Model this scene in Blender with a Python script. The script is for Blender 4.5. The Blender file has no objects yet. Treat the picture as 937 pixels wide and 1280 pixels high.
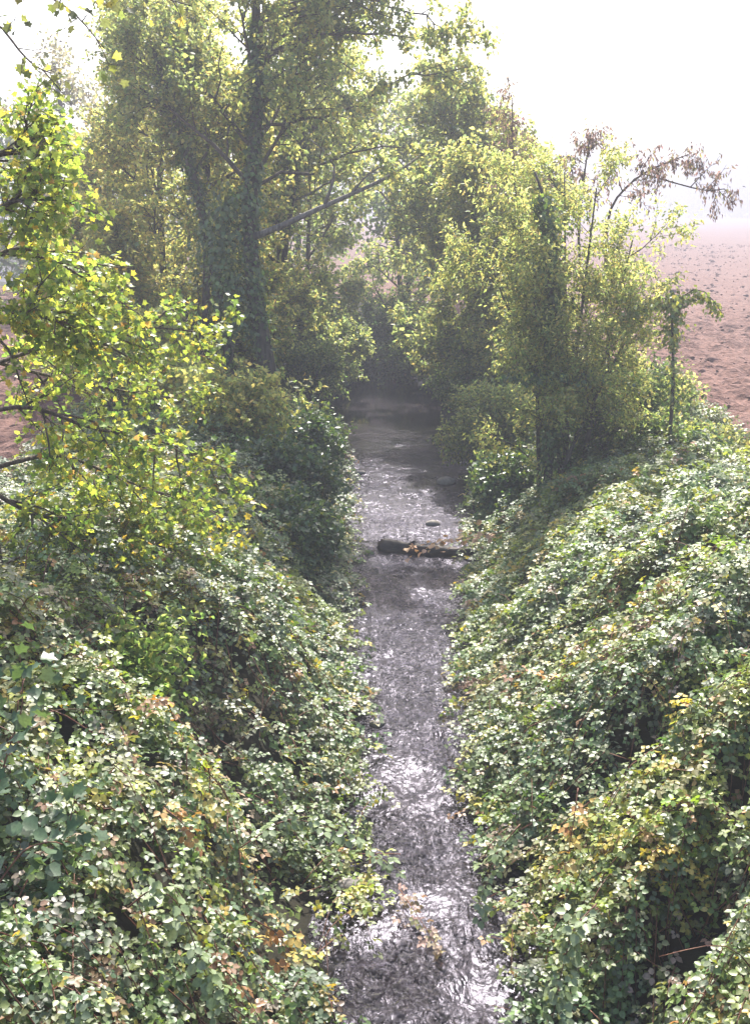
import bpy, math, random
import numpy as np

# ------------------------------------------------------------------ camera, sky, sun, exposure
scene = bpy.context.scene
COL = scene.collection
R = math.radians
PITCH = R(16.44)
CAMZ = 6.0
F = 1295.0                                   # focal length in photograph pixels (937 x 1280)

cam_d = bpy.data.cameras.new('camera')
cam = bpy.data.objects.new('camera', cam_d); COL.objects.link(cam)
cam.location = (0, 0, CAMZ)
cam.rotation_euler = (math.pi/2 - PITCH, 0, 0)
cam_d.sensor_fit = 'VERTICAL'; cam_d.sensor_height = 32.0
cam_d.lens = 32.0 * F / 1280.0
cam_d.clip_start = 0.05; cam_d.clip_end = 3000
scene.camera = cam

SUN_EL, SUN_AZ = R(50), R(2)                # azimuth from +Y towards +X (minus = left)
world = bpy.data.worlds.new('World'); scene.world = world
world.use_nodes = True
wn = world.node_tree.nodes; wl = world.node_tree.links
bg = wn['Background']
sky = wn.new('ShaderNodeTexSky'); sky.sky_type = 'NISHITA'; sky.sun_disc = False
sky.sun_elevation = SUN_EL; sky.sun_rotation = SUN_AZ
sky.air_density = 1.0; sky.dust_density = 4.0; sky.ozone_density = 1.0; sky.altitude = 50
wl.new(sky.outputs[0], bg.inputs[0]); bg.inputs[1].default_value = 0.15

sun_d = bpy.data.lights.new('sun', 'SUN'); sun_d.energy = 5.0; sun_d.angle = R(0.6)
sun_d.color = (1.0, 0.95, 0.88)
sun = bpy.data.objects.new('sun', sun_d); COL.objects.link(sun)
from mathutils import Vector, Matrix
sdir = Vector((math.sin(SUN_AZ)*math.cos(SUN_EL), math.cos(SUN_AZ)*math.cos(SUN_EL), math.sin(SUN_EL)))
sun.rotation_euler = sdir.to_track_quat('Z', 'Y').to_euler()
sun.location = (0, 0, 40)

scene.render.engine = 'CYCLES'
vs = scene.view_settings
vs.view_transform = 'Standard'; vs.look = 'None'; vs.gamma = 1.0; vs.use_curve_mapping = False
vs.exposure = 1.5
cy = scene.cycles
cy.use_denoising = True
cy.max_bounces = 8; cy.diffuse_bounces = 5; cy.glossy_bounces = 2; cy.transmission_bounces = 4
cy.transparent_max_bounces = 8; cy.volume_bounces = 1
cy.caustics_reflective = False; cy.caustics_refractive = False

# ------------------------------------------------------------------ helpers
rng = np.random.default_rng(11)
random.seed(11)
CP, SP = math.cos(PITCH), math.sin(PITCH)

def at(u, v, Y):
    """world point at distance Y ahead that the photograph shows at pixel (u, v)"""
    x = (u-468.5)/F; q = (640-v)/F
    t = Y/(CP + q*SP)
    return np.array([x*t, Y, CAMZ + t*(q*CP - SP)])

def on(u, v, z):
    """world point at height z that the photograph shows at pixel (u, v)"""
    x = (u-468.5)/F; q = (640-v)/F
    t = (z-CAMZ)/(q*CP - SP)
    return np.array([x*t, t*(CP + q*SP), z])

def hash2(ix, iy, s):
    n = (ix.astype(np.int64)*374761393 + iy.astype(np.int64)*668265263 + s*1442695041) & 0xffffffff
    n = ((n ^ (n >> 13))*1274126177) & 0xffffffff
    n = n ^ (n >> 16)
    return n/4294967295.0

def vnoise(x, y, s=0):
    x = np.asarray(x, float); y = np.asarray(y, float)
    ix = np.floor(x); iy = np.floor(y); fx = x-ix; fy = y-iy
    fx = fx*fx*(3-2*fx); fy = fy*fy*(3-2*fy)
    a = hash2(ix, iy, s); b = hash2(ix+1, iy, s); c = hash2(ix, iy+1, s); d = hash2(ix+1, iy+1, s)
    return (a*(1-fx)+b*fx)*(1-fy) + (c*(1-fx)+d*fx)*fy

def fbm(x, y, s=0, o=4):
    r = 0; a = .5; t = 0
    for k in range(o):
        r = r + a*vnoise(x*2**k, y*2**k, s+17*k); t += a; a *= .5
    return r/t

def sstep(a, b, x):
    t = np.clip((x-a)/(b-a), 0, 1)
    return t*t*(3-2*t)

def unit(v):
    v = np.asarray(v, float)
    return v/np.maximum(np.linalg.norm(v, axis=-1, keepdims=True), 1e-9)

def mesh(name, verts, polys, mat, cols=None, smooth=False):
    """polys: list of (M,k) integer arrays"""
    verts = np.asarray(verts, np.float32)
    me = bpy.data.meshes.new(name)
    polys = [np.asarray(p, np.int32) for p in polys if len(p)]
    me.vertices.add(len(verts)); me.vertices.foreach_set('co', verts.ravel())
    loops = np.concatenate([p.ravel() for p in polys])
    tot = np.concatenate([np.full(len(p), p.shape[1], np.int32) for p in polys])
    start = np.concatenate([[0], np.cumsum(tot)[:-1]]).astype(np.int32)
    me.loops.add(len(loops)); me.loops.foreach_set('vertex_index', loops)
    me.polygons.add(len(tot)); me.polygons.foreach_set('loop_start', start)
    me.polygons.foreach_set('loop_total', tot)
    if smooth: me.polygons.foreach_set('use_smooth', np.ones(len(tot), bool))
    if cols is not None:
        a = me.color_attributes.new('col', 'FLOAT_COLOR', 'POINT')
        c = np.ones((len(verts), 4), np.float32); c[:, :3] = cols
        a.data.foreach_set('color', c.ravel())
    me.update(calc_edges=True)
    me.materials.append(mat)
    return me

def obj(name, me, parent=None, **props):
    o = bpy.data.objects.new(name, me); COL.objects.link(o)
    if parent is not None:
        o.parent = parent
        o.matrix_parent_inverse.identity()
        if me is not None and props.pop('world', True):
            o.location = -Vector(parent.location)          # mesh data is in world space, the parent only moves
    props.pop('world', None)
    for k, v in props.items(): o[k] = v
    return o

def thing(name, loc, label, cat, group=None):
    o = bpy.data.objects.new(name, None); COL.objects.link(o)
    o.location = Vector([float(c) for c in loc]); o.empty_display_size = .2
    o['label'] = label; o['category'] = cat
    if group: o['group'] = group
    return o

def tubes(lst):
    """lst of (pts(n,3), radii(n), sides) -> verts, [quads], caps"""
    V = []; Q = []; T = []; off = 0
    for pts, rad, sd in lst:
        pts = np.asarray(pts, float); rad = np.asarray(rad, float); n = len(pts)
        d = unit(np.gradient(pts, axis=0))
        ref = np.array([1., 0, 0]) if abs(d[0][0]) < .8 else np.array([0, 1., 0])
        a = unit(np.cross(d, ref)); b = np.cross(d, a)
        an = np.arange(sd)*2*math.pi/sd
        ring = pts[:, None, :] + rad[:, None, None]*(a[:, None, :]*np.cos(an)[None, :, None] + b[:, None, :]*np.sin(an)[None, :, None])
        V.append(ring.reshape(-1, 3))
        i = np.arange(n-1)[:, None]*sd; j = np.arange(sd)[None, :]; j2 = (j+1) % sd
        Q.append(np.stack([i+j, i+j2, i+sd+j2, i+sd+j], -1).reshape(-1, 4)+off)
        c0 = np.arange(1, sd-1)
        T.append(np.stack([np.zeros_like(c0)+(n-1)*sd, (n-1)*sd+c0, (n-1)*sd+c0+1], -1)+off)
        T.append(np.stack([np.zeros_like(c0), c0+1, c0], -1)+off)
        off += n*sd
    return np.concatenate(V), [np.concatenate(Q), np.concatenate(T)]

def smooth_path(P, n):
    P = np.asarray(P, float); t = np.linspace(0, len(P)-1, n); k = np.arange(len(P))
    q = np.stack([np.interp(t, k, P[:, i]) for i in range(3)], -1)
    for _ in range(2): q[1:-1] = (q[:-2]+2*q[1:-1]+q[2:])/4
    return q

# leaf outlines: rows (along, across, up) and faces
T4 = (np.array([(0, 0, 0), (.42, -.5, .10), (1, 0, -.08), (.42, .5, .10)]), [[(0, 1, 2), (0, 2, 3)]])
T6 = (np.array([(0, 0, 0), (.22, -.40, .07), (.62, -.42, .06), (1, 0, -.14), (.62, .42, .06), (.22, .40, .07)]),
      [[(0, 1, 2, 3), (0, 3, 4, 5)]])
def palmate():
    rim = [(0, 0), (.06, -.50), (.36, -.34), (.62, -.54), (.70, -.22), (1.0, 0), (.70, .22), (.62, .54), (.36, .34), (.06, .50)]
    v = [(.36, 0, -.03)] + [(a, b, .10*abs(b)*2-.10*a*a) for a, b in rim]
    n = len(rim)
    return np.array(v), [[(0, 1+i, 1+(i+1) % n) for i in range(n)]]
TM = palmate()
def compound(base):
    bv, bf = base; V = []; Fs = []
    for ang, u0, v0, s, tw in ((0, .46, 0, .56, 0), (74, .34, .09, .50, .22), (-74, .34, -.09, .50, -.22)):
        c, s_ = math.cos(R(ang)), math.sin(R(ang))
        x = bv[:, 0]*s; y = bv[:, 1]*s*.92; z = bv[:, 2]*s + tw*y*0 - .08*x
        o = len(V)*len(bv)
        V.append(np.stack([u0+x*c-y*s_, v0+x*s_+y*c, z], -1))
        Fs.append([tuple(k+o for k in f) for f in bf[0]])
    return np.concatenate(V), [sum(Fs, [])]
TB6 = compound(T6); TB4 = compound(T4)

def leaf_arrays(P, D, N, L, W, tmpl):
    tv, tf = tmpl
    P = np.asarray(P, float); n = len(P)
    D = unit(D); S = unit(np.cross(N, D)); U = np.cross(D, S)
    L = np.broadcast_to(L, n)[:, None, None]; W = np.broadcast_to(W, n)[:, None, None]
    V = (P[:, None, :] + D[:, None, :]*(tv[None, :, 0:1]*L) + S[:, None, :]*(tv[None, :, 1:2]*W) + U[:, None, :]*(tv[None, :, 2:3]*L))
    polys = [(np.asarray(f)[None] + (np.arange(n)*len(tv))[:, None, None]).reshape(-1, len(f[0])) for f in tf]
    return V.reshape(-1, 3), polys, len(tv)

def leaves(name, P, D, N, L, W, tmpl, cols, mat):
    V, polys, k = leaf_arrays(P, D, N, L, W, tmpl)
    return mesh(name, V, polys, mat, np.repeat(cols, k, 0))

def palette(n, cols, wts, jit=.18, g=rng):
    c = np.array(cols)[g.choice(len(cols), n, p=np.array(wts)/sum(wts))]
    return np.clip(c*(1+g.normal(0, jit, (n, 1)))*(1+g.normal(0, .06, (n, 3))), .005, .9)

# ------------------------------------------------------------------ materials
def newmat(name):
    m = bpy.data.materials.new(name); m.use_nodes = True
    nt = m.node_tree; nt.nodes.clear()
    out = nt.nodes.new('ShaderNodeOutputMaterial')
    return m, nt, out
def N_(nt, t, **kw):
    n = nt.nodes.new(t)
    for k, v in kw.items():
        if k in n.inputs: n.inputs[k].default_value = v
        else: setattr(n, k, v)
    return n

def leaf_mat(name, rough=.42, trans=.42, spec=.5, tint=(1.25, 1.15, .55), fixed=None):
    m, nt, out = newmat(name); L = nt.links
    if fixed is None:
        src = N_(nt, 'ShaderNodeAttribute', attribute_name='col').outputs['Color']
    else:
        oi = N_(nt, 'ShaderNodeObjectInfo')
        rp = N_(nt, 'ShaderNodeValToRGB')
        els = rp.color_ramp.elements
        for i, c in enumerate(fixed):
            e = els[i] if i < 2 else els.new(0)
            e.position = i/max(1, len(fixed)-1); e.color = (*c, 1)
        L.new(oi.outputs['Random'], rp.inputs[0]); src = rp.outputs[0]
    tx = N_(nt, 'ShaderNodeNewGeometry')
    no = N_(nt, 'ShaderNodeTexNoise'); no.inputs['Scale'].default_value = 55
    L.new(tx.outputs['Position'], no.inputs['Vector'])
    mr = N_(nt, 'ShaderNodeMapRange'); mr.inputs[1].default_value = .3; mr.inputs[2].default_value = .7
    mr.inputs[3].default_value = .78; mr.inputs[4].default_value = 1.2
    L.new(no.outputs[0], mr.inputs[0])
    mul = N_(nt, 'ShaderNodeMixRGB', blend_type='MULTIPLY'); mul.inputs[0].default_value = 1
    L.new(src, mul.inputs[1]); L.new(mr.outputs[0], mul.inputs[2])
    p = N_(nt, 'ShaderNodeBsdfPrincipled'); p.inputs['Roughness'].default_value = rough
    p.inputs['Specular IOR Level'].default_value = spec
    L.new(mul.outputs[0], p.inputs['Base Color'])
    t2 = N_(nt, 'ShaderNodeMixRGB', blend_type='MULTIPLY'); t2.inputs[0].default_value = 1
    t2.inputs[2].default_value = (*tint, 1); L.new(mul.outputs[0], t2.inputs[1])
    tr = N_(nt, 'ShaderNodeBsdfTranslucent'); L.new(t2.outputs[0], tr.inputs[0])
    mx = N_(nt, 'ShaderNodeMixShader'); mx.inputs[0].default_value = trans
    L.new(p.outputs[0], mx.inputs[1]); L.new(tr.outputs[0], mx.inputs[2]); L.new(mx.outputs[0], out.inputs[0])
    return m

def bark_mat(name, a, b, scale=14, rough=.9, grain=(1, 1, .22)):
    m, nt, out = newmat(name); L = nt.links
    g = N_(nt, 'ShaderNodeTexCoord')
    mp = N_(nt, 'ShaderNodeMapping'); mp.inputs['Scale'].default_value = grain
    L.new(g.outputs['Object'], mp.inputs[0])
    n = N_(nt, 'ShaderNodeTexNoise'); n.inputs['Scale'].default_value = scale; n.inputs['Detail'].default_value = 6
    L.new(mp.outputs[0], n.inputs['Vector'])
    r = N_(nt, 'ShaderNodeValToRGB'); r.color_ramp.elements[0].position = .35; r.color_ramp.elements[1].position = .68
    r.color_ramp.elements[0].color = (*a, 1); r.color_ramp.elements[1].color = (*b, 1)
    L.new(n.outputs[0], r.inputs[0])
    p = N_(nt, 'ShaderNodeBsdfPrincipled'); p.inputs['Roughness'].default_value = rough
    p.inputs['Specular IOR Level'].default_value = .25
    L.new(r.outputs[0], p.inputs['Base Color'])
    bp = N_(nt, 'ShaderNodeBump'); bp.inputs['Strength'].default_value = .7; bp.inputs['Distance'].default_value = .03
    L.new(n.outputs[0], bp.inputs['Height']); L.new(bp.outputs[0], p.inputs['Normal'])
    L.new(p.outputs[0], out.inputs[0])
    return m

def soil_mat(name, a, b, c, scale, bump=.5, dist=.05):
    m, nt, out = newmat(name); L = nt.links
    g = N_(nt, 'ShaderNodeNewGeometry')
    n = N_(nt, 'ShaderNodeTexNoise'); n.inputs['Scale'].default_value = scale; n.inputs['Detail'].default_value = 8
    n2 = N_(nt, 'ShaderNodeTexNoise'); n2.inputs['Scale'].default_value = .35; n2.inputs['Detail'].default_value = 5
    L.new(g.outputs['Position'], n.inputs['Vector']); L.new(g.outputs['Position'], n2.inputs['Vector'])
    r = N_(nt, 'ShaderNodeValToRGB'); r.color_ramp.elements[0].position = .3; r.color_ramp.elements[1].position = .7
    r.color_ramp.elements[0].color = (*a, 1); r.color_ramp.elements[1].color = (*b, 1)
    L.new(n.outputs[0], r.inputs[0])
    mx = N_(nt, 'ShaderNodeMixRGB'); mx.inputs[2].default_value = (*c, 1)
    mr = N_(nt, 'ShaderNodeMapRange'); mr.inputs[1].default_value = .4; mr.inputs[2].default_value = .7; mr.inputs[4].default_value = .7
    L.new(n2.outputs[0], mr.inputs[0]); L.new(mr.outputs[0], mx.inputs[0]); L.new(r.outputs[0], mx.inputs[1])
    p = N_(nt, 'ShaderNodeBsdfPrincipled'); p.inputs['Roughness'].default_value = .95; p.inputs['Specular IOR Level'].default_value = .2
    L.new(mx.outputs[0], p.inputs['Base Color'])
    bp = N_(nt, 'ShaderNodeBump'); bp.inputs['Strength'].default_value = bump; bp.inputs['Distance'].default_value = dist
    L.new(n.outputs[0], bp.inputs['Height']); L.new(bp.outputs[0], p.inputs['Normal'])
    L.new(p.outputs[0], out.inputs[0])
    return m

M_BRAMBLE = leaf_mat('bramble_leaf', rough=.47, trans=.38, spec=.8, tint=(1.7, 1.6, .6))
M_TREELEAF = leaf_mat('tree_leaf', rough=.45, trans=.62, spec=.35, tint=(2.2, 2.05, 1.45))
M_MAPLE = leaf_mat('maple_leaf', rough=.42, trans=.5, spec=.45, tint=(1.95, 1.8, 1.15))
M_IVY = leaf_mat('ivy_leaf', rough=.38, trans=.35, spec=.5, tint=(1.8, 1.7, .6))
M_BARK = bark_mat('bark_grey_brown', (.035, .028, .022), (.12, .10, .085))
M_TWIG = bark_mat('twig_bark', (.05, .04, .03), (.14, .11, .085), 30)
M_CANE = bark_mat('bramble_cane_bark', (.10, .035, .025), (.20, .10, .06), 25, .5)
M_LOG = bark_mat('wet_log_bark', (.018, .015, .012), (.085, .07, .055), 14, .6, (.2, 1, 1))
M_DEAD = bark_mat('dead_wood', (.10, .09, .08), (.26, .23, .20), 18)
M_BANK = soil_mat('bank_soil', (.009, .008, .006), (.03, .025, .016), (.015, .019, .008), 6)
M_FIELD = soil_mat('ploughed_soil', (.07, .034, .027), (.18, .098, .077), (.14, .078, .063), 5, 1.0, .16)
M_CLOD = soil_mat('clod_soil', (.10, .056, .044), (.20, .118, .096), (.17, .10, .084), 9, .6, .03)
M_STONE = soil_mat('stone', (.12, .11, .10), (.30, .28, .26), (.2, .18, .15), 12, .5, .02)
M_PEBBLE = soil_mat('pebble', (.03, .028, .032), (.15, .145, .165), (.08, .078, .09), 9, .4, .01)
M_BED = soil_mat('streambed_gravel', (.02, .018, .022), (.11, .105, .12), (.04, .038, .04), 24, 1.0, .03)

# ------------------------------------------------------------------ lie of the land
YK = np.array([-30, 3, 6.5, 9.6, 13.8, 18.3, 23, 30, 36, 40, 46, 60, 90, 400.])
XL = np.array([-.5, -.45, -.35, -.30, -.62, -.60, -.85, -1.3, -2.0, -3.4, -7, -16, -34, -220])
XR = np.array([1.6, 1.55, 1.48, 1.25, 1.50, 1.95, 2.45, 2.6, 2.3, 1.5, -1.0, -10, -28, -210])
def xl(y): return np.interp(y, YK, XL)
def xr(y): return np.interp(y, YK, XR)
def dout(x, y):
    """distance outside the water's edge, minus inside the stream"""
    return np.maximum(xl(y)-x, x-xr(y))

FIELD_D = 4.7
def ground(x, y):
    x = np.asarray(x, float); y = np.asarray(y, float)
    d = dout(x, y) + (fbm(x*.6, y*.6, 5)-.5)*.5
    up = sstep(-.05, 2.5, d)*(1.70-.45*sstep(7, 17, y)) + sstep(2.5, 5, d)*(.05+.25*sstep(7, 17, y))
    bed = -.22*sstep(.25, -.3, d)
    rough = (fbm(x*1.3, y*1.3, 9)-.5)*.22*sstep(0, .8, d)
    return up + bed + rough

def field_rough(x, y):
    near = 1/(1+np.maximum(0, y-50)/60)
    fur = np.sin((y*.93 + x*.25 + 1.3*fbm(x*.25, y*.25, 31))*2*math.pi/.85)*.06
    return (fur + (fbm(x*2.4, y*2.4, 21, 4)-.5)*.42 + (fbm(x*.12, y*.12, 23)-.5)*.5*sstep(25, 70, y))*near

def geo(a, b, s, k):
    r = [a]
    while r[-1] < b: r.append(r[-1]+s); s *= k
    return r
xs = sorted(set(np.round(np.concatenate([-np.array(geo(13, 620, .25, 1.12)), np.arange(-13, -5, .3), np.arange(-5, 5.5, .25), np.arange(5.5, 15, .13), geo(15, 620, .16, 1.10)]), 3)))
ys = sorted(set(np.round(np.concatenate([[-60, -35, -20, -12, -7], np.arange(-4, 14, .3), np.arange(14, 42, .15), geo(42, 640, .18, 1.045)]), 3)))
GX, GY = np.meshgrid(np.array(xs), np.array(ys))
DO = dout(GX, GY)
GZ = ground(GX, GY) + field_rough(GX, GY)*sstep(FIELD_D-.6, FIELD_D+.5, DO)
nx_, ny_ = len(xs), len(ys)
idx = np.arange(nx_*ny_).reshape(ny_, nx_)
quad = np.stack([idx[:-1, :-1], idx[:-1, 1:], idx[1:, 1:], idx[1:, :-1]], -1).reshape(-1, 4)
cd = (DO[:-1, :-1]+DO[1:, 1:]).ravel()/2
ccx = (GX[:-1, :-1]+GX[1:, 1:]).ravel()/2; ccy = (GY[:-1, :-1]+GY[1:, 1:]).ravel()/2
right = ccx > (xl(ccy)+xr(ccy))/2
allv = np.stack([GX, GY, GZ], -1).reshape(-1, 3)
def sub(name, sel, mat, **kw):
    q = quad[sel]; u, inv = np.unique(q, return_inverse=True)
    o = obj(name, mesh(name, allv[u], [inv.reshape(-1, 4)], mat, smooth=True)); o['kind'] = 'structure'
    return o
isf = cd > FIELD_D
sub('stream_bank', ~isf & (cd > -.12), M_BANK)
sub('stream_bed', ~isf & (cd <= -.12), M_BED)
sub('ploughed_field_right', isf & right, M_FIELD)
sub('ploughed_field_left', isf & ~right, M_FIELD)

# clods of the ploughed field
def lumps(name, P, S, mat, seed=0, flat=.7):
    g = np.random.default_rng(seed)
    bv = np.array([(1, 0, 0), (-1, 0, 0), (0, 1, 0), (0, -1, 0), (0, 0, 1), (0, 0, -1), (.62, .62, .3), (-.62, .62, -.3), (-.62, -.62, .3), (.62, -.62, -.3)], float)
    bf = np.array([(4, 0, 6), (4, 6, 2), (4, 2, 7), (4, 7, 1), (4, 1, 8), (4, 8, 3), (4, 3, 9), (4, 9, 0), (5, 6, 0), (5, 2, 6), (5, 7, 2), (5, 1, 7), (5, 8, 1), (5, 3, 8), (5, 9, 3), (5, 0, 9)])
    n = len(P); k = len(bv)
    jit = g.uniform(.7, 1.25, (n, k, 1))
    a = g.uniform(0, 6.28, n); c, s = np.cos(a)[:, None], np.sin(a)[:, None]
    V = bv[None]*jit*S[:, None, None]*np.array([1, .75, flat])
    x = V[..., 0]*c-V[..., 1]*s; y = V[..., 0]*s+V[..., 1]*c
    V = np.stack([x, y, V[..., 2]], -1)+P[:, None, :]
    return mesh(name, V.reshape(-1, 3), [(bf[None]+(np.arange(n)*k)[:, None, None]).reshape(-1, 3)], mat)

def scatter(n, x0, x1, y0, y1, test, g):
    out = np.zeros((0, 2))
    while len(out) < n:
        p = np.stack([g.uniform(x0, x1, n), y0+(y1-y0)*g.uniform(0, 1, n)**1.6], -1)
        out = np.concatenate([out, p[test(p[:, 0], p[:, 1])]])
    return out[:n]
g = np.random.default_rng(3)
for nm, x0, x1, lab in (('soil_clods', 6, 55, 'pinkish brown clods of earth strewn over the right ploughed field'),
                        ('soil_clods', -36, -6, 'pinkish brown clods of earth on the ploughed field behind the left trees')):
    n = 5500 if x0 > 0 else 1300
    p = scatter(n, x0, x1, 14, 130, lambda x, y: (dout(x, y) > FIELD_D+.2) & (np.abs(x) < .42*y+2) & (fbm(x*.3, y*.3, 15, 3)+g.uniform(-.2, .2, len(x)) > .40), g)
    z = ground(p[:, 0], p[:, 1])+field_rough(p[:, 0], p[:, 1])
    s = g.lognormal(-2.65, .5, n).clip(.03, .24)
    o = obj(nm, lumps(nm, np.stack([p[:, 0], p[:, 1], z-s*.05], -1), s, M_CLOD, 5))
    o['kind'] = 'stuff'; o['label'] = lab; o['category'] = 'soil'

# ------------------------------------------------------------------ the stream
def water_mat():
    m, nt, out = newmat('stream_water'); L = nt.links
    gm = N_(nt, 'ShaderNodeNewGeometry')
    sep = N_(nt, 'ShaderNodeSeparateXYZ'); L.new(gm.outputs['Position'], sep.inputs[0])
    mp = N_(nt, 'ShaderNodeMapping'); mp.inputs['Scale'].default_value = (1.25, .8, 1)
    L.new(gm.outputs['Position'], mp.inputs[0])
    n1 = N_(nt, 'ShaderNodeTexNoise'); n1.inputs['Scale'].default_value = 8.0; n1.inputs['Detail'].default_value = 4; n1.inputs['Distortion'].default_value = 1.4
    n2 = N_(nt, 'ShaderNodeTexNoise'); n2.inputs['Scale'].default_value = 2.2; n2.inputs['Detail'].default_value = 2; n2.inputs['Distortion'].default_value = .6
    n3 = N_(nt, 'ShaderNodeTexNoise'); n3.inputs['Scale'].default_value = .55; n3.inputs['Detail'].default_value = 3
    L.new(mp.outputs[0], n1.inputs['Vector']); L.new(mp.outputs[0], n2.inputs['Vector']); L.new(gm.outputs['Position'], n3.inputs['Vector'])
    # riffle near, smooth pool beyond; slack patches between
    rf = N_(nt, 'ShaderNodeMapRange'); rf.inputs[1].default_value = 29; rf.inputs[2].default_value = 25.5
    rf.inputs[3].default_value = .05; rf.inputs[4].default_value = 1.0
    L.new(sep.outputs['Y'], rf.inputs[0])
    sl = N_(nt, 'ShaderNodeMapRange'); sl.inputs[1].default_value = .42; sl.inputs[2].default_value = .56; sl.inputs[3].default_value = .25; sl.inputs[4].default_value = 1.0
    L.new(n3.outputs[0], sl.inputs[0])
    st = N_(nt, 'ShaderNodeMath', operation='MULTIPLY'); L.new(rf.outputs[0], st.inputs[0]); L.new(sl.outputs[0], st.inputs[1])
    bp = N_(nt, 'ShaderNodeBump'); bp.inputs['Distance'].default_value = .085
    L.new(st.outputs[0], bp.inputs['Strength'])
    ad = N_(nt, 'ShaderNodeMath', operation='MULTIPLY_ADD'); ad.inputs[1].default_value = 1.8
    L.new(n2.outputs[0], ad.inputs[0]); L.new(n1.outputs[0], ad.inputs[2])
    L.new(ad.outputs[0], bp.inputs['Height'])
    fr = N_(nt, 'ShaderNodeFresnel'); fr.inputs[0].default_value = 1.33; L.new(bp.outputs[0], fr.inputs['Normal'])
    gl = N_(nt, 'ShaderNodeBsdfGlossy'); gl.inputs['Color'].default_value = (.74, .71, .85, 1)
    rg = N_(nt, 'ShaderNodeMapRange'); rg.inputs[1].default_value = 28; rg.inputs[2].default_value = 20; rg.inputs[3].default_value = .05; rg.inputs[4].default_value = .26
    L.new(sep.outputs['Y'], rg.inputs[0]); L.new(rg.outputs[0], gl.inputs['Roughness']); L.new(bp.outputs[0], gl.inputs['Normal'])
    tr = N_(nt, 'ShaderNodeBsdfTransparent'); tr.inputs[0].default_value = (.58, .55, .56, 1)
    mx = N_(nt, 'ShaderNodeMixShader'); L.new(fr.outputs[0], mx.inputs[0]); L.new(tr.outputs[0], mx.inputs[1]); L.new(gl.outputs[0], mx.inputs[2])
    L.new(mx.outputs[0], out.inputs[0])
    return m
M_WATER = water_mat()
wy = np.concatenate([np.arange(-12, 4, .4), np.arange(4, 26, .08), np.arange(26, 60, .25)])
wsn = np.linspace(0, 1, 45)
WY, WS = np.meshgrid(wy, wsn, indexing='ij')
WX = (xl(WY)-.55)*(1-WS)+(xr(WY)+.55)*WS
rip = sstep(30, 22, WY)*.8+.08
WZ = ((fbm(WX*3.5, WY*2.2, 41, 4)-.5)*.07 + (fbm(WX*1.2, WY*.9, 43, 3)-.5)*.05)*rip
wi = np.arange(WX.size).reshape(WX.shape)
wq = np.stack([wi[:-1, :-1], wi[:-1, 1:], wi[1:, 1:], wi[1:, :-1]], -1).reshape(-1, 4)
o = obj('stream_water', mesh('stream_water', np.stack([WX, WY, WZ], -1).reshape(-1, 3), [wq], M_WATER, smooth=True)); o['kind'] = 'structure'

# pebbles of the shallow bed
g = np.random.default_rng(8)
n = 3000
py_ = 4+20*g.uniform(0, 1, n)**1.2; ps = g.uniform(0, 1, n)
px_ = xl(py_)+.02+(xr(py_)-xl(py_)-.04)*ps
s = g.lognormal(-3.2, .45, n).clip(.012, .11)
pz = ground(px_, py_)+s*.3
o = obj('pebbles', lumps('pebbles', np.stack([px_, py_, pz], -1), s, M_PEBBLE, 9, .55)); o['kind'] = 'stuff'
o['label'] = 'grey pebbles covering the shallow bed of the stream'; o['category'] = 'pebbles'

# ------------------------------------------------------------------ bramble banks
PITS = [  # x, y, radius, depth : dark hollows in the bramble cover
    (-1.75, 8.6, .75, .9), (-.95, 9.6, .5, .6), (-.62, 7.65, .62, 1.0), (-.9, 6.7, .3, .6), (1.75, 5.9, .42, .8), (2.25, 6.4, .34, .9),
    (-2.6, 5.0, .3, .7), (3.6, 8.3, .35, .6), (2.35, 8.2, .3, .5), (5.3, 13.2, .5, .6), (3.2, 11.5, .35, .45), (-1.0, 5.2, .3, .5), (-2.4, 12.6, .5, .5), (2.9, 6.9, .25, .7)]
def domes(x, y, c, sd):
    """rounded hummocks of about c metres"""
    gx = x/c; gy = y/c; ix = np.floor(gx); iy = np.floor(gy); best = np.zeros_like(gx)
    for a in (-1, 0, 1):
        for b in (-1, 0, 1):
            cx = ix+a+.15+.7*hash2(ix+a, iy+b, sd); cyy = iy+b+.15+.7*hash2(ix+a, iy+b, sd+1)
            rr = .65+.4*hash2(ix+a, iy+b, sd+2); h = .45+.75*hash2(ix+a, iy+b, sd+3)
            q = 1-((gx-cx)**2+(gy-cyy)**2)/(rr*rr)
            best = np.maximum(best, h*np.sqrt(np.maximum(q, 0)))
    return best
def canopy(x, y):
    x = np.asarray(x, float); y = np.asarray(y, float)
    d = dout(x, y)
    low = 1-.35*sstep(9, 18, y)
    th = .12 + .50*sstep(-.3, 1.3, d)
    lump = domes(x, y, 1.35, 61)*.56 + domes(x+.7, y+.3, .62, 63)*.36 - .29 + (fbm(x*2.1, y*2.1, 67, 2)-.5)*.45
    th = th*low + lump*low*sstep(-.25, .8, d)
    th = th*(1-.72*sstep(3.2, 4.9, d))
    for px, py, r, dp in PITS:
        th = th - dp*np.exp(-((x-px)**2+(y-py)**2)/(r*r))
    return np.maximum(ground(x, y), 0.0) + np.maximum(th, .06)

def in_view(P, m=1.3):
    dx = P[:, 0]; dy = P[:, 1]; dz = P[:, 2]-CAMZ
    dep = dy*CP-dz*SP; up = dy*SP+dz*CP
    return (dep > .8) & (np.abs(dx) < .362*dep+m) & (up > -.494*dep-m)

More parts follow.
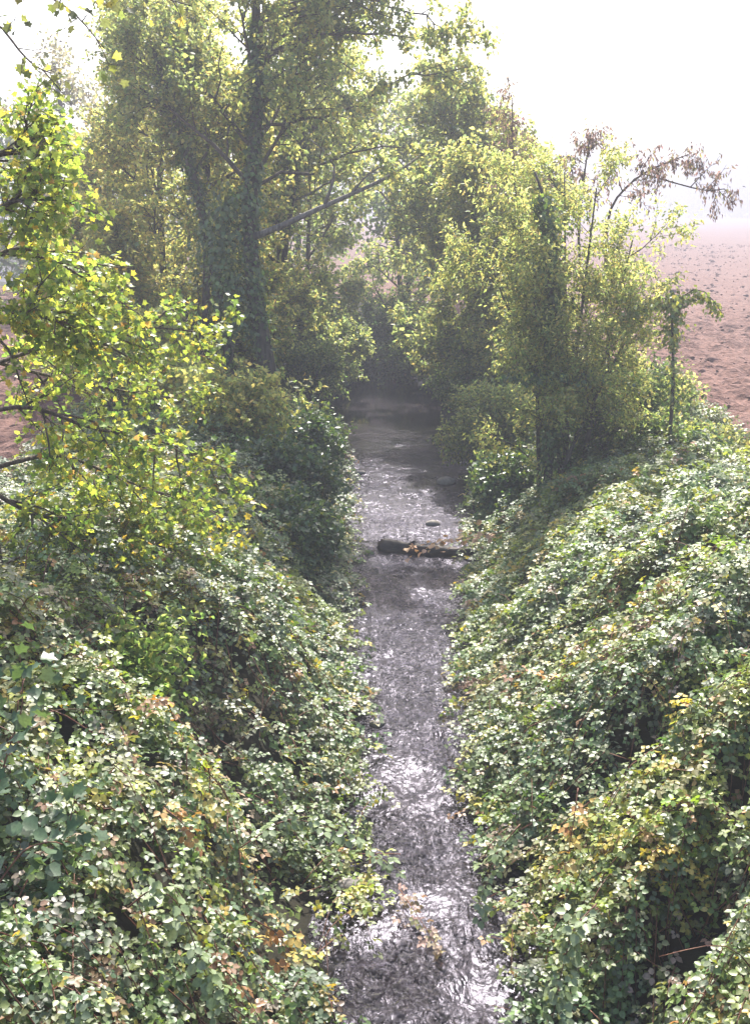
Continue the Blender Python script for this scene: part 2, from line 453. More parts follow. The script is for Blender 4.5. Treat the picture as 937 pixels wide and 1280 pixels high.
GREENS = [(.06, .11, .040), (.092, .15, .052), (.13, .19, .058), (.19, .245, .072), (.165, .195, .115), (.32, .28, .07), (.22, .12, .05), (.28, .22, .16)]
def brambles(name, side, seed, ncane, y0, y1, dmax, label, wts):
    g = np.random.default_rng(seed)
    # canes start somewhere in the cover and arch over it, leaves alternate along them
    k = ncane*6
    y = y0+(y1-y0)*g.uniform(0, 1, k)**1.35
    d = g.uniform(-.22, dmax, k)
    x = xl(y)-d if side < 0 else xr(y)+d
    P0 = np.stack([x, y, canopy(x, y)], -1)
    ok = in_view(P0, 1.0) & (fbm(x*1.7+9, y*1.7, 91, 3)+.25*g.uniform(-1, 1, k) > .36)
    # thin out behind the hummocks' far, unseen depth
    keep = np.nonzero(ok)[0][:ncane]
    x, y, d = x[keep], y[keep], d[keep]; n = len(x)
    az = g.uniform(0, 2*math.pi, n)
    hx = np.cos(az)+(.7 if side < 0 else -.7); hy = np.sin(az)-.25
    h = unit(np.stack([hx, hy], -1))
    ln = g.uniform(.4, 1.15, n); dep = g.exponential(.16, n)-.06; arc = g.uniform(.0, .34, n)*(g.uniform(0, 1, n) < .75)
    m = 20
    s = (np.arange(m)+.5)/m
    S = np.clip(s[None, :]+g.normal(0, .012, (n, m)), 0, 1)
    X = x[:, None]+h[:, :1]*ln[:, None]*(S-.5); Y = y[:, None]+h[:, 1:]*ln[:, None]*(S-.5)
    Z = canopy(X, Y)-dep[:, None]+arc[:, None]*(1-(2*S-1)**2)-.06*S
    cane = np.stack([X, Y, Z], -1)
    P = cane.reshape(-1, 3)
    use = (g.uniform(0, 1, len(P)) < .95) & in_view(P, .9) & (P[:, 2] > .03) & (dout(P[:, 0], P[:, 1]) > -.5)
    for px, py, r, dp in PITS:
        use &= ~((np.hypot(P[:, 0]-px, P[:, 1]-py) < r*.75) & (g.uniform(0, 1, len(P)) < .75))
    sidev = np.stack([-h[:, 1], h[:, 0], np.zeros(n)], -1)
    alt = np.where(np.arange(m) % 2, 1., -1.)
    D = (sidev[:, None, :]*alt[None, :, None]*.9 + np.concatenate([h, np.zeros((n, 1))], 1)[:, None, :]*.55).reshape(-1, 3)
    D = D+g.normal(0, .35, D.shape); D[:, 2] = g.normal(-.12, .28, len(D))
    e = .12
    gx = (canopy(P[:, 0]+e, P[:, 1])-canopy(P[:, 0]-e, P[:, 1]))/(2*e)
    gy = (canopy(P[:, 0], P[:, 1]+e)-canopy(P[:, 0], P[:, 1]-e))/(2*e)
    Nn = np.stack([-gx*.45, -gy*.45, np.ones(len(P))], -1)+g.normal(0, .42, (len(P), 3))
    caneidx = np.repeat(np.arange(n), m)
    P, D, Nn, caneidx = P[use], D[use], Nn[use], caneidx[use]
    dist = np.linalg.norm(P-np.array([0, 0, CAMZ]), axis=1)
    L = g.uniform(.066, .114, len(P))*np.clip(1.0+.045*(dist-8), .8, 1.25)
    # each cane has its own shade, with odd yellowed and browned leaves
    cw = np.array(wts, float)
    base = palette(n, GREENS, cw, .16, g)[caneidx]
    odd = g.uniform(0, 1, len(P)) < .10
    base[odd] = palette(odd.sum(), GREENS[3:], [3, 1.5, 3, 1, .8], .2, g)
    pt = (fbm(P[:, 0]*.8, P[:, 1]*.8, 131, 3)-.5)[:, None]*2.2
    base = base*np.where(pt > 0, 1+pt*np.array([.75, .45, -.25]), 1+pt*np.array([.45, .3, .15]))
    base *= (1+g.normal(0, .16, (len(P), 1)))
    base = np.clip(base, .01, .8)
    near = dist < 8.8
    VA, PA, ka = leaf_arrays(P[near], D[near], Nn[near], L[near], L[near], TB6)
    VB, PB, kb = leaf_arrays(P[~near], D[~near], Nn[~near], L[~near], L[~near], TB4)
    V = np.concatenate([VA, VB]); polys = PA+[p+len(VA) for p in PB]
    cols = np.concatenate([np.repeat(base[near], ka, 0), np.repeat(base[~near], kb, 0)])
    o = obj(name, mesh(name, V, polys, M_BRAMBLE, cols)); o['kind'] = 'stuff'; o['label'] = label; o['category'] = 'brambles'
    # the woody canes that show between the leaves
    pick = np.nonzero(np.linalg.norm(cane[:, 10]-np.array([0, 0, CAMZ]), axis=1) < 13)[0]
    pick = pick[g.uniform(0, 1, len(pick)) < .5]
    bare = []
    for i in g.choice(len(x), 70, replace=False):
        hh = np.append(h[i], 0.)
        b0 = np.array([x[i], y[i], canopy(x[i], y[i])-.15]); ll = g.uniform(.4, .9)
        bare.append((smooth_path([b0, b0+hh*ll*.35+np.array([0, 0, g.uniform(.2, .42)]), b0+hh*ll+np.array([0, 0, g.uniform(-.05, .3)])], 7), np.linspace(.006, .0025, 7), 3))
    tv, tp = tubes(bare+[(np.concatenate([cane[i, ::4]-[0, 0, .012], cane[i, -1:]]), np.linspace(.006, .0025, 6), 3) for i in pick])
    c = obj('bramble_canes', mesh('bramble_canes', tv, tp, M_CANE), o); c['kind'] = 'stuff'
    print(name, len(P), 'leaves', near.sum(), 'near')
    return o
brambles('bramble_thicket', -1, 101, 4350, 2.2, 27, 5.6, 'dense bramble thicket covering the whole left bank of the stream', [2.4, 3, 2.8, 2, 2.4, .5, .2, .25])
brambles('bramble_thicket', 1, 102, 4500, 2.2, 23, 4.9, 'dense bramble thicket covering the whole right bank of the stream', [2, 3, 3.4, 2.8, 1.4, .5, .15, .2])

# ------------------------------------------------------------------ trees
class Grow:
    def __init__(self, seed):
        self.g = np.random.default_rng(seed); self.limbs = {}; self.P = []; self.D = []
        self.cur = 'trunk'; self.fine = False
    def tube(self, pts, rad, sides):
        self.limbs.setdefault(self.cur, []).append((np.asarray(pts), np.asarray(rad), sides))
    def walk(self, p, d, length, seg, wander, trop):
        g = self.g; n = max(3, int(length/seg)+1); st = length/(n-1)
        pts = [np.array(p, float)]; d = unit(d)
        for i in range(n-1):
            d = unit(d+g.normal(0, wander, 3)+np.array([0, 0, trop]))
            pts.append(pts[-1]+d*st)
        return np.array(pts)
    def fork(self, d, lo, hi, up=0):
        g = self.g; a = R(g.uniform(lo, hi))
        r = unit(g.normal(0, 1, 3)); s = unit(r-np.dot(r, d)*d)
        return unit(d*math.cos(a)+s*math.sin(a)+np.array([0, 0, up]))
    def branch(self, p, d, length, r, level, prm):
        """prm: list of per-level dicts from this level outwards"""
        g = self.g; q = prm[level]
        pts = self.walk(p, d, length, q.get('seg', .3), q.get('wander', .12), q.get('trop', 0))
        n = len(pts); rad = np.linspace(r, r*.3, n)
        if self.fine or level+1 < len(prm): self.tube(pts, rad, 6 if r > .04 else (4 if r > .012 else 3))
        self.kids(pts, r, length, level, prm)
    def kids(self, pts, r, length, level, prm):
        g = self.g; q = prm[level]; n = len(pts)
        if level+1 < len(prm):
            k = max(1, int(round(q['n']*g.uniform(.75, 1.25))))
            for t in q.get('from', .2)+(1-q.get('from', .2))*(np.arange(k)+g.uniform(0, 1, k))/k:
                f = t*(n-1); i = min(int(f), n-2); w = f-i
                p = pts[i]*(1-w)+pts[i+1]*w; d = unit(pts[i+1]-pts[i])
                c = self.fork(d, *q.get('fork', (30, 70)), q.get('up', .1))
                ln = q['len']*g.uniform(.6, 1.3)*(1.15-.6*t)
                self.branch(p, c, ln, max(.003, min(r*.55, .018*ln+.002)), level+1, prm)
        lf = q.get('leaf', 0)
        if lf:
            k = int(lf*length)+1
            t = g.uniform(.08, 1, k)*(n-1); i = np.minimum(t.astype(int), n-2); w = (t-i)[:, None]
            pp = pts[i]*(1-w)+pts[i+1]*w
            d = unit(pts[i+1]-pts[i])
            self.P.append(pp+g.normal(0, q.get('jit', .04), pp.shape)); self.D.append(d)

def leaf_mesh_single(name, tmpl, mat):
    tv, tf = tmpl
    return mesh(name, tv, [np.array(f) for f in tf], mat)
def place_leaf(me, parent, c, D, Nn, s, origin, wid=1.0):
    D = unit(D); S = unit(np.cross(Nn, D)); U = np.cross(D, S); c = c-origin
    o = bpy.data.objects.new('leaf', me); COL.objects.link(o); o.parent = parent
    o.matrix_basis = Matrix(((D[0]*s, S[0]*s*wid, U[0]*s, c[0]), (D[1]*s, S[1]*s*wid, U[1]*s, c[1]), (D[2]*s, S[2]*s*wid, U[2]*s, c[2]), (0, 0, 0, 1)))
    return o

def build_tree(name, G, base, label, cat, leafL, leafW, cols, wts, tmpl=T4, mat=M_TREELEAF, bark=M_BARK, droop=-.35, flat=.8, group=None, keep=None, crownname='crown', crownlabel=None, big=0, bigmat=None):
    g = G.g
    root = thing(name, base, label, cat, group)
    main = None
    for k, lst in G.limbs.items():
        v, p = tubes(lst)
        nm = 'trunk' if str(k).startswith('trunk') else ('stem' if str(k).startswith('stem') else 'limb')
        o = obj(nm, mesh(nm, v, p, bark if nm != 'limb' else M_TWIG if bark is M_BARK else bark, smooth=True), root)
    if not G.P: return root
    P = np.concatenate(G.P); D = np.concatenate(G.D)
    if keep is not None:
        m = keep(P); P, D = P[m], D[m]
    n = len(P)
    D = unit(D*.5+g.normal(0, .7, (n, 3))+np.array([0, 0, droop]))
    Nn = np.array([0, 0, flat])+g.normal(0, .55, (n, 3))
    L = g.uniform(.7, 1.25, n)*leafL; W = L*leafW/leafL
    c = palette(n, cols, wts, .2, g)
    # leaves of one spray are of one shade
    sh = 1+.5*(fbm(P[:, 0]*1.1+P[:, 2]*.7, P[:, 1]*1.1-P[:, 2]*.9, 77, 3)-.5)
    c = np.clip(c*sh[:, None], .01, .85)
    lone = np.zeros(n, bool)
    if big:
        dd = np.linalg.norm(P-np.array([0, 0, CAMZ]), axis=1); dd[~in_view(P, -.1)] = 1e9
        lone[np.argsort(dd/L)[:big]] = True
    o = obj(crownname, leaves(crownname, P[~lone], D[~lone], Nn[~lone], L[~lone], W[~lone], tmpl, c[~lone], mat), root); o['kind'] = 'stuff'
    if big:
        me = leaf_mesh_single('leaf', tmpl, bigmat)
        for i in np.nonzero(lone)[0]:
            place_leaf(me, o, P[i], D[i], Nn[i], L[i], np.array(root.location)+np.array(o.location))
    if crownlabel: o['label'] = crownlabel
    print(name, n, 'leaves', len(G.limbs), 'limbs')
    return root

def limbs_on(G, pts, prm, n, t0, t1, length, lo=40, hi=85, up=.15, r=.06, bias=None, tag='limb', taper=.5):
    pts = np.asarray(pts, float); m = len(pts)
    for k in range(n):
        t = t0+(t1-t0)*(k+G.g.uniform(0, 1))/n
        f = t*(m-1); i = min(int(f), m-2); w = f-i
        p = pts[i]*(1-w)+pts[i+1]*w; d = unit(pts[i+1]-pts[i])
        c = G.fork(d, lo, hi, up)
        if bias is not None: c = unit(c+np.array(bias))
        G.cur = f'{tag}{len(G.limbs)}' if tag else G.cur
        ln = length*G.g.uniform(.65, 1.2)*(1-taper*(t-t0)/max(1e-6, t1-t0))
        G.branch(p, c, ln, r*ln/length, 0, prm)

YEL = [(.28, .295, .11), (.35, .345, .13), (.21, .255, .10), (.38, .34, .14), (.15, .19, .085)]
GRN = [(.125, .165, .08), (.165, .215, .09), (.21, .255, .10), (.29, .295, .11), (.10, .135, .075)]
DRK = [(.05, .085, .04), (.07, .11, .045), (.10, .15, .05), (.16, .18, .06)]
IVYC = [(.04, .08, .035), (.06, .11, .045), (.09, .145, .055), (.17, .20, .06)]

IVYL = [(.07, .115, .05), (.10, .15, .06), (.13, .185, .07), (.22, .24, .08)]
def gz(x, y): return float(ground(x, y))
def PX(*uvY): return np.array([at(*p) for p in uvY])

def ivy_on(root, pts, rad, n, seed, name='ivy', label=None, size=.115, spread=.16, hang=0, cols=None):
    """ivy leaves wrapped round a stem"""
    g = np.random.default_rng(seed); pts = np.asarray(pts); m = len(pts)
    t = g.uniform(0, m-1.001, n); i = t.astype(int); w = (t-i)[:, None]
    c = pts[i]*(1-w)+pts[i+1]*w
    a = g.uniform(0, 2*math.pi, n)
    out = np.stack([np.cos(a), np.sin(a), np.zeros(n)], -1)
    lump = np.clip(.1+2.6*(fbm(c[:, 2]*.9+seed, a*.8, seed, 3)-.12), .3, 2.4)
    r = np.interp(t, np.arange(m), np.broadcast_to(rad, m))*lump+g.exponential(spread, n)*lump
    P = c+out*r[:, None]; P[:, 2] += g.normal(0, .05, n)-hang*g.uniform(0, 1, n)
    D = np.array([0, 0, -1.])+out*.5+g.normal(0, .45, (n, 3))
    Nn = out*1.0+np.array([0, 0, .55])+g.normal(0, .35, (n, 3))
    L = g.uniform(.7, 1.3, n)*size
    o = obj(name, leaves(name, P, D, Nn, L, L*.85, T4, palette(n, cols or IVYC, [3, 3, 2, .7], .2, g), M_IVY), root); o['kind'] = 'stuff'
    if label: o['label'] = label
    return o

# --- the tall ivy-clad tree left of the stream
G = Grow(201)
tp = smooth_path(PX((347, 535, 24.4), (330, 440, 24.4), (319, 380, 24.5), (311, 290, 24.5), (317, 200, 24.6), (322, 100, 24.7), (320, 0, 24.8), (314, -120, 24.8), (322, -230, 24.9)), 26)
tp[0, 2] = gz(tp[0, 0], tp[0, 1])-.2
G.cur = 'trunk'; G.tube(tp, np.linspace(.24, .05, 26), 10)
prm = [dict(seg=.35, wander=.13, trop=.03, n=9, len=1.3, fork=(30, 65), up=.05, **{'from': .25}),
       dict(seg=.25, wander=.16, trop=-.02, n=7, len=.6, fork=(25, 65), up=0, leaf=8),
       dict(seg=.2, wander=.2, trop=-.04, leaf=36, jit=.06)]
limbs_on(G, tp, prm, 14, .42, .99, 3.4, 45, 88, .12, .07)
limbs_on(G, tp, prm, 5, .52, .80, 3.9, 60, 88, .10, .07, bias=(.9, -.2, 0))
limbs_on(G, tp, [dict(prm[0], n=7, len=1.2), dict(prm[1], n=5, leaf=5), dict(prm[2], leaf=26)], 7, .58, .92, 5.2, 55, 80, .15, .07, bias=(1.6, -.2, -.35))
for k, b in enumerate((((317, 165, 24.6), (400, 125, 24.4), (480, 105, 24.2), (560, 88, 24.0)), ((320, 75, 24.7), (420, 40, 24.4), (510, 22, 24.1), (560, 5, 24.0)),
                       ((316, 235, 24.6), (400, 190, 24.4), (465, 150, 24.2), (545, 140, 24.1)), ((320, 20, 24.7), (430, -10, 24.4), (530, 30, 24.0), (590, 70, 23.9)))):
    p = smooth_path(PX(*b), 14); p[2:] += np.cumsum(G.g.normal(0, .09, (12, 3)), 0); G.cur = f'limbR{k}'; G.tube(p, np.linspace(.04, .008, 14), 6)
    G.kids(p, .05, float(np.linalg.norm(p[-1]-p[0])), 0, [dict(prm[0], n=13, len=.95), dict(prm[1], n=6, len=.42, leaf=6), dict(prm[2], leaf=30)])
TALL = build_tree('ivy_clad_tree', G, tp[0], 'tall tree with a slender ivy-clad trunk left of the stream', 'tree', .12, .09, GRN+YEL[:2], [2, 3, 3, 2, 1, 1.5, 1])
G2 = Grow(202)
db = smooth_path(PX((318, 296, 24.4), (345, 286, 24.2), (400, 260, 24.0), (450, 238, 23.9), (500, 215, 23.8), (545, 180, 23.8)), 14)
v, p = tubes([(db, np.linspace(.085, .02, 14), 7), (smooth_path(PX((440, 241, 23.9), (465, 208, 24), (497, 205, 24.2)), 6), np.linspace(.03, .01, 6), 5),
              (smooth_path(PX((405, 258, 24.0), (425, 205, 24.1), (385, 172, 24.2)), 7), np.linspace(.045, .012, 7), 5)])
obj('dead_branch', mesh('dead_branch', v, p, M_DEAD, smooth=True), TALL, label='bare grey branch rising to the right')
ivy_on(TALL, tp[1:19], np.linspace(.14, .08, 18), 3600, 301, label='ivy wrapped round the trunk', spread=.06, cols=IVYL)
ivy_on(TALL, smooth_path(PX((300, 400, 24.1), (285, 330, 24.0), (268, 285, 24.0), (290, 230, 24.2)), 8), .10, 1500, 302, name='ivy', label='bulging ivy mass beside the trunk', spread=.22, hang=.4, cols=IVYL)

# --- leaning ivy-wrapped stem just left of it
G = Grow(203)
sp = smooth_path(PX((298, 545, 25.6), (288, 450, 25.6), (268, 330, 25.5), (240, 210, 25.5), (205, 105, 25.5), (180, 20, 25.5)), 18)
sp[0, 2] = gz(sp[0, 0], sp[0, 1])-.2
G.cur = 'trunk'; G.tube(sp, np.linspace(.16, .04, 18), 8)
limbs_on(G, sp, prm, 10, .55, 1, 1.8, 40, 80, .2, .04)
LEAN = build_tree('leaning_tree', G, sp[0], 'thin tree leaning left, hung with dark ivy, beside the tall trunk', 'tree', .10, .07, GRN, [1, 2, 3, 2, 1])
ivy_on(LEAN, sp[1:15], .06, 1700, 303, cols=IVYL, spread=.10, label='dark hanging ivy')

# --- pale yellow-green trees behind, left
def crown_tree(name, seed, base, top, label, cols, wts, nl, ll, leafL=.10, leafW=.07, r=.14, t0=.2, cat='tree', lean=0, dens=1.0, keep=None, group=None, up=.2, droop=-.35, bark=M_BARK, sub=(9, 7), ln=(1.3, .6)):
    G = Grow(seed)
    b = np.array([base[0], base[1], gz(base[0], base[1])-.15])
    mid = (b+np.array(top))/2+G.g.normal(0, .15, 3)
    p = smooth_path([b, b*.75+mid*.25+G.g.normal(0, .06, 3), mid, mid*.5+np.array(top)*.5+G.g.normal(0, .15, 3), np.array(top)], 16)
    G.cur = 'trunk'; G.tube(p, np.linspace(r, r*.2, 16), 8)
    pr = [dict(seg=.35, wander=.13, trop=.03, n=sub[0], len=ln[0], fork=(30, 65), up=.05, **{'from': .2}),
          dict(seg=.25, wander=.16, trop=-.02, n=sub[1], len=ln[1], fork=(25, 65), up=0, leaf=8*dens),
          dict(seg=.2, wander=.2, trop=-.04, leaf=34*dens, jit=.06)]
    limbs_on(G, p, pr, nl, t0, 1, ll, 40, 85, up, r*.5)
    return build_tree(name, G, b, label, cat, leafL, leafW, cols, wts, keep=keep, group=group, droop=droop, bark=bark)

crown_tree('pale_tree', 211, (-6.0, 30.0), at(200, -40, 30), 'pale yellow-green tree filling the gap left of the ivy-clad trunk', YEL+[(.16, .2, .09)], [3, 3, 2, 1.5, 1, 2], 26, 2.9, .125, .085, dens=.85)
crown_tree('pale_tree', 212, (-8.6, 34.0), at(130, 190, 34), 'low rounded yellow-green tree at the field edge, far left', YEL+[(.16, .2, .09)], [2, 3, 2, 2, 1, 2], 22, 2.6, .135, .10)
crown_tree('streamside_tree', 213, (-3.4, 33.0), at(385, 60, 33), 'green tree behind the tall ivy-clad trunk over the stream end', GRN+YEL[:2], [2, 3, 2, 2, 1, 1, 1], 26, 3.0, .135, .10, t0=.12)
crown_tree('streamside_tree', 214, (1.2, 44.0), at(470, 150, 44), 'green tree closing the view at the dark end of the stream', GRN+YEL[:2], [2, 3, 2, 2, 2, 1, .5], 20, 3.6, .17, .12, t0=.05, dens=.65)
crown_tree('pale_tree', 215, (-4.6, 27.5), at(262, 40, 27.5), 'yellow-green tree close behind the leaning ivy-hung stem', YEL+GRN[:2], [3, 3, 2, 1.5, 1, 1, 1], 24, 2.3, .125, .09, t0=.1)
crown_tree('pale_tree', 216, (-7.4, 26.5), at(120, 300, 26.5), 'small bright yellow-green tree over the left field gap', YEL, [3, 3, 2, 1.5, 1], 18, 1.8, .125, .09, t0=.1)
crown_tree('streamside_tree', 217, (-2.6, 40.0), at(395, 150, 40), 'dense green tree on the left bank past the pool', GRN+YEL[:1], [2, 3, 2, 2, 2, 1], 20, 3.2, .17, .12, t0=.03, dens=.65)
crown_tree('streamside_tree', 218, (4.0, 39.0), at(530, 150, 39), 'dense green tree behind the one leaning over the pool', GRN+YEL[:2], [2, 3, 2, 2, 2, 1, .5], 20, 3.2, .17, .12, t0=.05, dens=.65)
crown_tree('pale_tree', 219, (-4.3, 36.0), at(310, 120, 36), 'hazy yellow-green tree seen between the tall trunk and the stream end', YEL+GRN[:2], [3, 3, 2, 1.5, 1, 1, 1], 22, 3.0, .16, .115, t0=.04, dens=.7)
# --- right of the stream
crown_tree('right_bank_tree', 221, (3.6, 31.0), at(560, 135, 31), 'full green tree leaning over the pool from the right bank', GRN+YEL[:2], [2, 3, 3, 2, 1, 1.5, 1], 30, 2.7, .135, .10, t0=.10)
crown_tree('right_bank_tree', 222, (4.7, 27.0), at(625, 215, 27), 'yellow-tinged green tree behind the ivy-covered stem, right bank', GRN[1:]+YEL[:2], [2, 3, 3, 1, 2, 1.5], 24, 2.1, .125, .09, t0=.12)
# light multi-stemmed tree in front
G = Grow(223)
b0 = on(700, 580, 1.55)
for k, (u, v, Y) in enumerate(((612, 330, 18.6), (640, 250, 19.0), (705, 215, 19.2), (745, 235, 18.4), (790, 300, 18.2), (665, 300, 18.0), (800, 390, 17.6))):
    e = at(u, v, Y); st = b0+np.array([G.g.uniform(-.35, .35), G.g.uniform(-.3, .5), 0]); st[2] = gz(st[0], st[1])-.1
    p = smooth_path([st, st*.6+e*.4+np.array([0, 0, .35]), e], 14)
    G.cur = f'stem{k}'; G.tube(p, np.linspace(.055, .012, 14), 6)
    pr = [dict(seg=.25, wander=.12, trop=.03, n=8, len=.75, fork=(25, 60), up=.08, **{'from': .15}),
          dict(seg=.2, wander=.16, trop=-.03, n=6, len=.4, fork=(25, 60), up=0, leaf=12),
          dict(seg=.15, wander=.2, trop=-.05, leaf=42, jit=.05)]
    limbs_on(G, p, pr, 8, .25, 1, 1.35, 25, 65, .15, .02)
SLIM = build_tree('multi_stemmed_tree', G, b0, 'light yellow-green tree with many thin stems on the right bank', 'tree', .085, .04, YEL+GRN[:3], [3, 2.5, 3, .8, 2, 1, 2, 2], droop=-.5)
# ivy-covered stem rising in front of it
G = Grow(224)
ip = smooth_path(PX((683, 605, 18.0), (690, 520, 18.0), (692, 430, 18.0), (690, 330, 18.0), (684, 260, 18.1), (668, 215, 18.2)), 16)
ip[0, 2] = gz(ip[0, 0], ip[0, 1])-.1
G.cur = 'trunk'; G.tube(ip, np.linspace(.09, .02, 16), 7)
IV = build_tree('ivy_column', G, ip[0], 'slender dead stem smothered in blue-green ivy on the right bank', 'tree', .1, .08, GRN, [1]*5)
ivy_on(IV, ip[:14], np.linspace(.12, .04, 14), 3600, 311, spread=.08, size=.085, cols=IVYL, label='ivy sleeve')
ivy_on(IV, smooth_path(PX((655, 470, 17.9), (690, 455, 17.8), (725, 468, 17.9)), 4), .10, 1500, 312, spread=.12, size=.085, label='flat ivy shelf')

# shrubs along the waterside
def shrub(name, seed, c, rad, hgt, label, cols, wts, nst=7, leafL=.09, leafW=.06, cat='shrub', dens=1.0, group=None, lean=(0, 0), tmpl=T4, mat=M_TREELEAF, droop=-.4):
    G = Grow(seed)
    b = np.array([c[0], c[1], gz(*c)-.08])
    for k in range(nst):
        a = G.g.uniform(0, 6.28); rr = rad*math.sqrt(G.g.uniform(.05, 1))
        e = b+np.array([math.cos(a)*rr+lean[0], math.sin(a)*rr+lean[1], hgt*G.g.uniform(.6, 1.05)*(1-.35*rr/rad)])
        p = smooth_path([b+np.array([math.cos(a), math.sin(a), 0])*.12*rad, (b+e)/2+np.array([0, 0, .2*hgt]), e], 9)
        G.cur = f'stem{k}'; G.tube(p, np.linspace(.03, .006, 9), 5)
        pr = [dict(seg=.2, wander=.14, trop=.0, n=7, len=.55, fork=(30, 70), up=.05, **{'from': .2}),
              dict(seg=.15, wander=.2, trop=-.05, leaf=52*dens, jit=.05)]
        limbs_on(G, p, pr, 9, .15, 1, .9*max(.5, rad*.7), 30, 80, .1, .014, taper=.3, tag=None)
    return build_tree(name, G, b, label, cat, leafL, leafW, cols, wts, group=group, tmpl=tmpl, mat=mat, droop=droop)
shrub('waterside_shrub', 231, (2.95, 23.5), 1.0, 2.2, 'olive-green shrub hanging low over the pool, right side', GRN+YEL[:1], [2, 2, 2, 1, 1, 1], 9, lean=(-.3, -.2))
shrub('waterside_shrub', 232, (2.7, 19.6), .55, 1.3, 'grey-green ivy mound at the foot of the ivy-covered stem', IVYC, [2, 3, 3, 1], 8, .085, .07, mat=M_IVY)
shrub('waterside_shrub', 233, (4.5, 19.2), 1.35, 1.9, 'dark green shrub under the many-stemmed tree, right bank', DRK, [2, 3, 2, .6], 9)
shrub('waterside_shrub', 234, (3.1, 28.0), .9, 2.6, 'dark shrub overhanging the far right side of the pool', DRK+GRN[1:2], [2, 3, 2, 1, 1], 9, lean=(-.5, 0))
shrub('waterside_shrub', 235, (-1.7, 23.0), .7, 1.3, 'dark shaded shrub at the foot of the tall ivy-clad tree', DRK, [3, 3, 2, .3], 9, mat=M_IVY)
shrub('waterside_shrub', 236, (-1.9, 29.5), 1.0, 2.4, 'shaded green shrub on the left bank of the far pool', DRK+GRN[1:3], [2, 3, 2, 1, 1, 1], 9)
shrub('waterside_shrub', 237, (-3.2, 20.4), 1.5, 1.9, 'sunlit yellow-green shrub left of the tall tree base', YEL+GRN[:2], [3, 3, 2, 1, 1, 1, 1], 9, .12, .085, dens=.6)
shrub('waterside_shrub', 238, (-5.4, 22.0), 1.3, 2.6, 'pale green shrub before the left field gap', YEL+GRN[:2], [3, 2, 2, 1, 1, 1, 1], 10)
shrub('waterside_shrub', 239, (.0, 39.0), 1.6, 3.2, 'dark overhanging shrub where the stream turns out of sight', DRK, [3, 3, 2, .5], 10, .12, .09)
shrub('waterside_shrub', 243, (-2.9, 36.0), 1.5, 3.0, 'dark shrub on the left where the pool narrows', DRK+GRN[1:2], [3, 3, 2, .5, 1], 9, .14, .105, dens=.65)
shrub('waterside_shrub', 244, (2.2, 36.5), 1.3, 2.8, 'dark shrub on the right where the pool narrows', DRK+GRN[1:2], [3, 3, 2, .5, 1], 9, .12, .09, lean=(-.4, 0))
shrub('waterside_shrub', 245, (5.2, 17.6), .8, 1.0, 'low dark green bush right of the ivy-covered stem', DRK+GRN[1:3], [2, 3, 2, 1, 1, 1], 7)
shrub('waterside_shrub', 246, (-3.3, 29.5), 1.2, 4.2, 'tall yellow-green bush right behind the ivy-clad trunk base', YEL+GRN[:2], [2, 2, 2, 1, 1, 1, 1], 10, .12, .09)
shrub('waterside_shrub', 247, (-1.6, 33.5), 1.1, 3.4, 'green bush hanging over the left of the far pool', GRN, [1, 2, 2, 1, 1], 9, .12, .09, lean=(.5, 0))
shrub('ivy_hummock', 250, (-1.75, 21.4), .9, 1.4, 'dark ivy hummock on the left bank nearest the tall trunk', IVYC, [3, 3, 2, .5], 9, .10, .085, mat=M_IVY)
shrub('ivy_hummock', 251, (-1.7, 18.6), .8, 1.2, 'dark ivy hummock on the left bank level with the fallen log', IVYC, [3, 3, 2, .5], 8, .095, .08, mat=M_IVY)
shrub('ivy_hummock', 252, (-1.6, 16.0), .7, 1.0, 'dark ivy hummock on the left bank just below the fallen log', IVYC, [3, 3, 2, .5], 8, .095, .08, mat=M_IVY)
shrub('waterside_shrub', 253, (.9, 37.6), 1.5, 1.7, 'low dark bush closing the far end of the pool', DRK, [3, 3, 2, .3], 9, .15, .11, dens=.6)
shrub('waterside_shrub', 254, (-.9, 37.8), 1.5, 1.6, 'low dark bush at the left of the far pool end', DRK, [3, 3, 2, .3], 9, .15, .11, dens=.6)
shrub('yellow_shrub', 240, (-2.3, 12.2), .7, .9, 'yellow autumn shrub poking out of the left brambles', [(.45, .36, .04), (.36, .34, .05), (.22, .26, .05)], [3, 3, 2], 7, .075, .05, dens=.6)
shrub('leafy_sprout', 248, (-2.15, 8.7), .28, .95, 'fresh bright green sprout standing in the left brambles', [(.11, .18, .055), (.16, .22, .07), (.22, .25, .08)], [2, 2, 1], 4, .07, .05, cat='plant', dens=.5, tmpl=T6)
shrub('leafy_sprout', 249, (2.9, 9.6), .35, 1.0, 'feathery fresh green plant in the middle of the right brambles', [(.10, .17, .06), (.14, .21, .07)], [1, 1], 5, .06, .025, cat='plant', dens=.6, tmpl=T4)
shrub('field_edge_shrub', 241, (5.9, 18.0), .5, .8, 'low yellow-green shrub at the edge of the right field', YEL+GRN[:2], [2, 2, 2, .5, 1, 1, 1], 5, dens=.5)
shrub('field_edge_shrub', 242, (5.5, 21.0), 1.0, 1.6, 'sparse twiggy shrub between the many-stemmed tree and the field', YEL+GRN[:2], [2, 2, 2, .5, 1, 1, 1], 9, dens=.8)

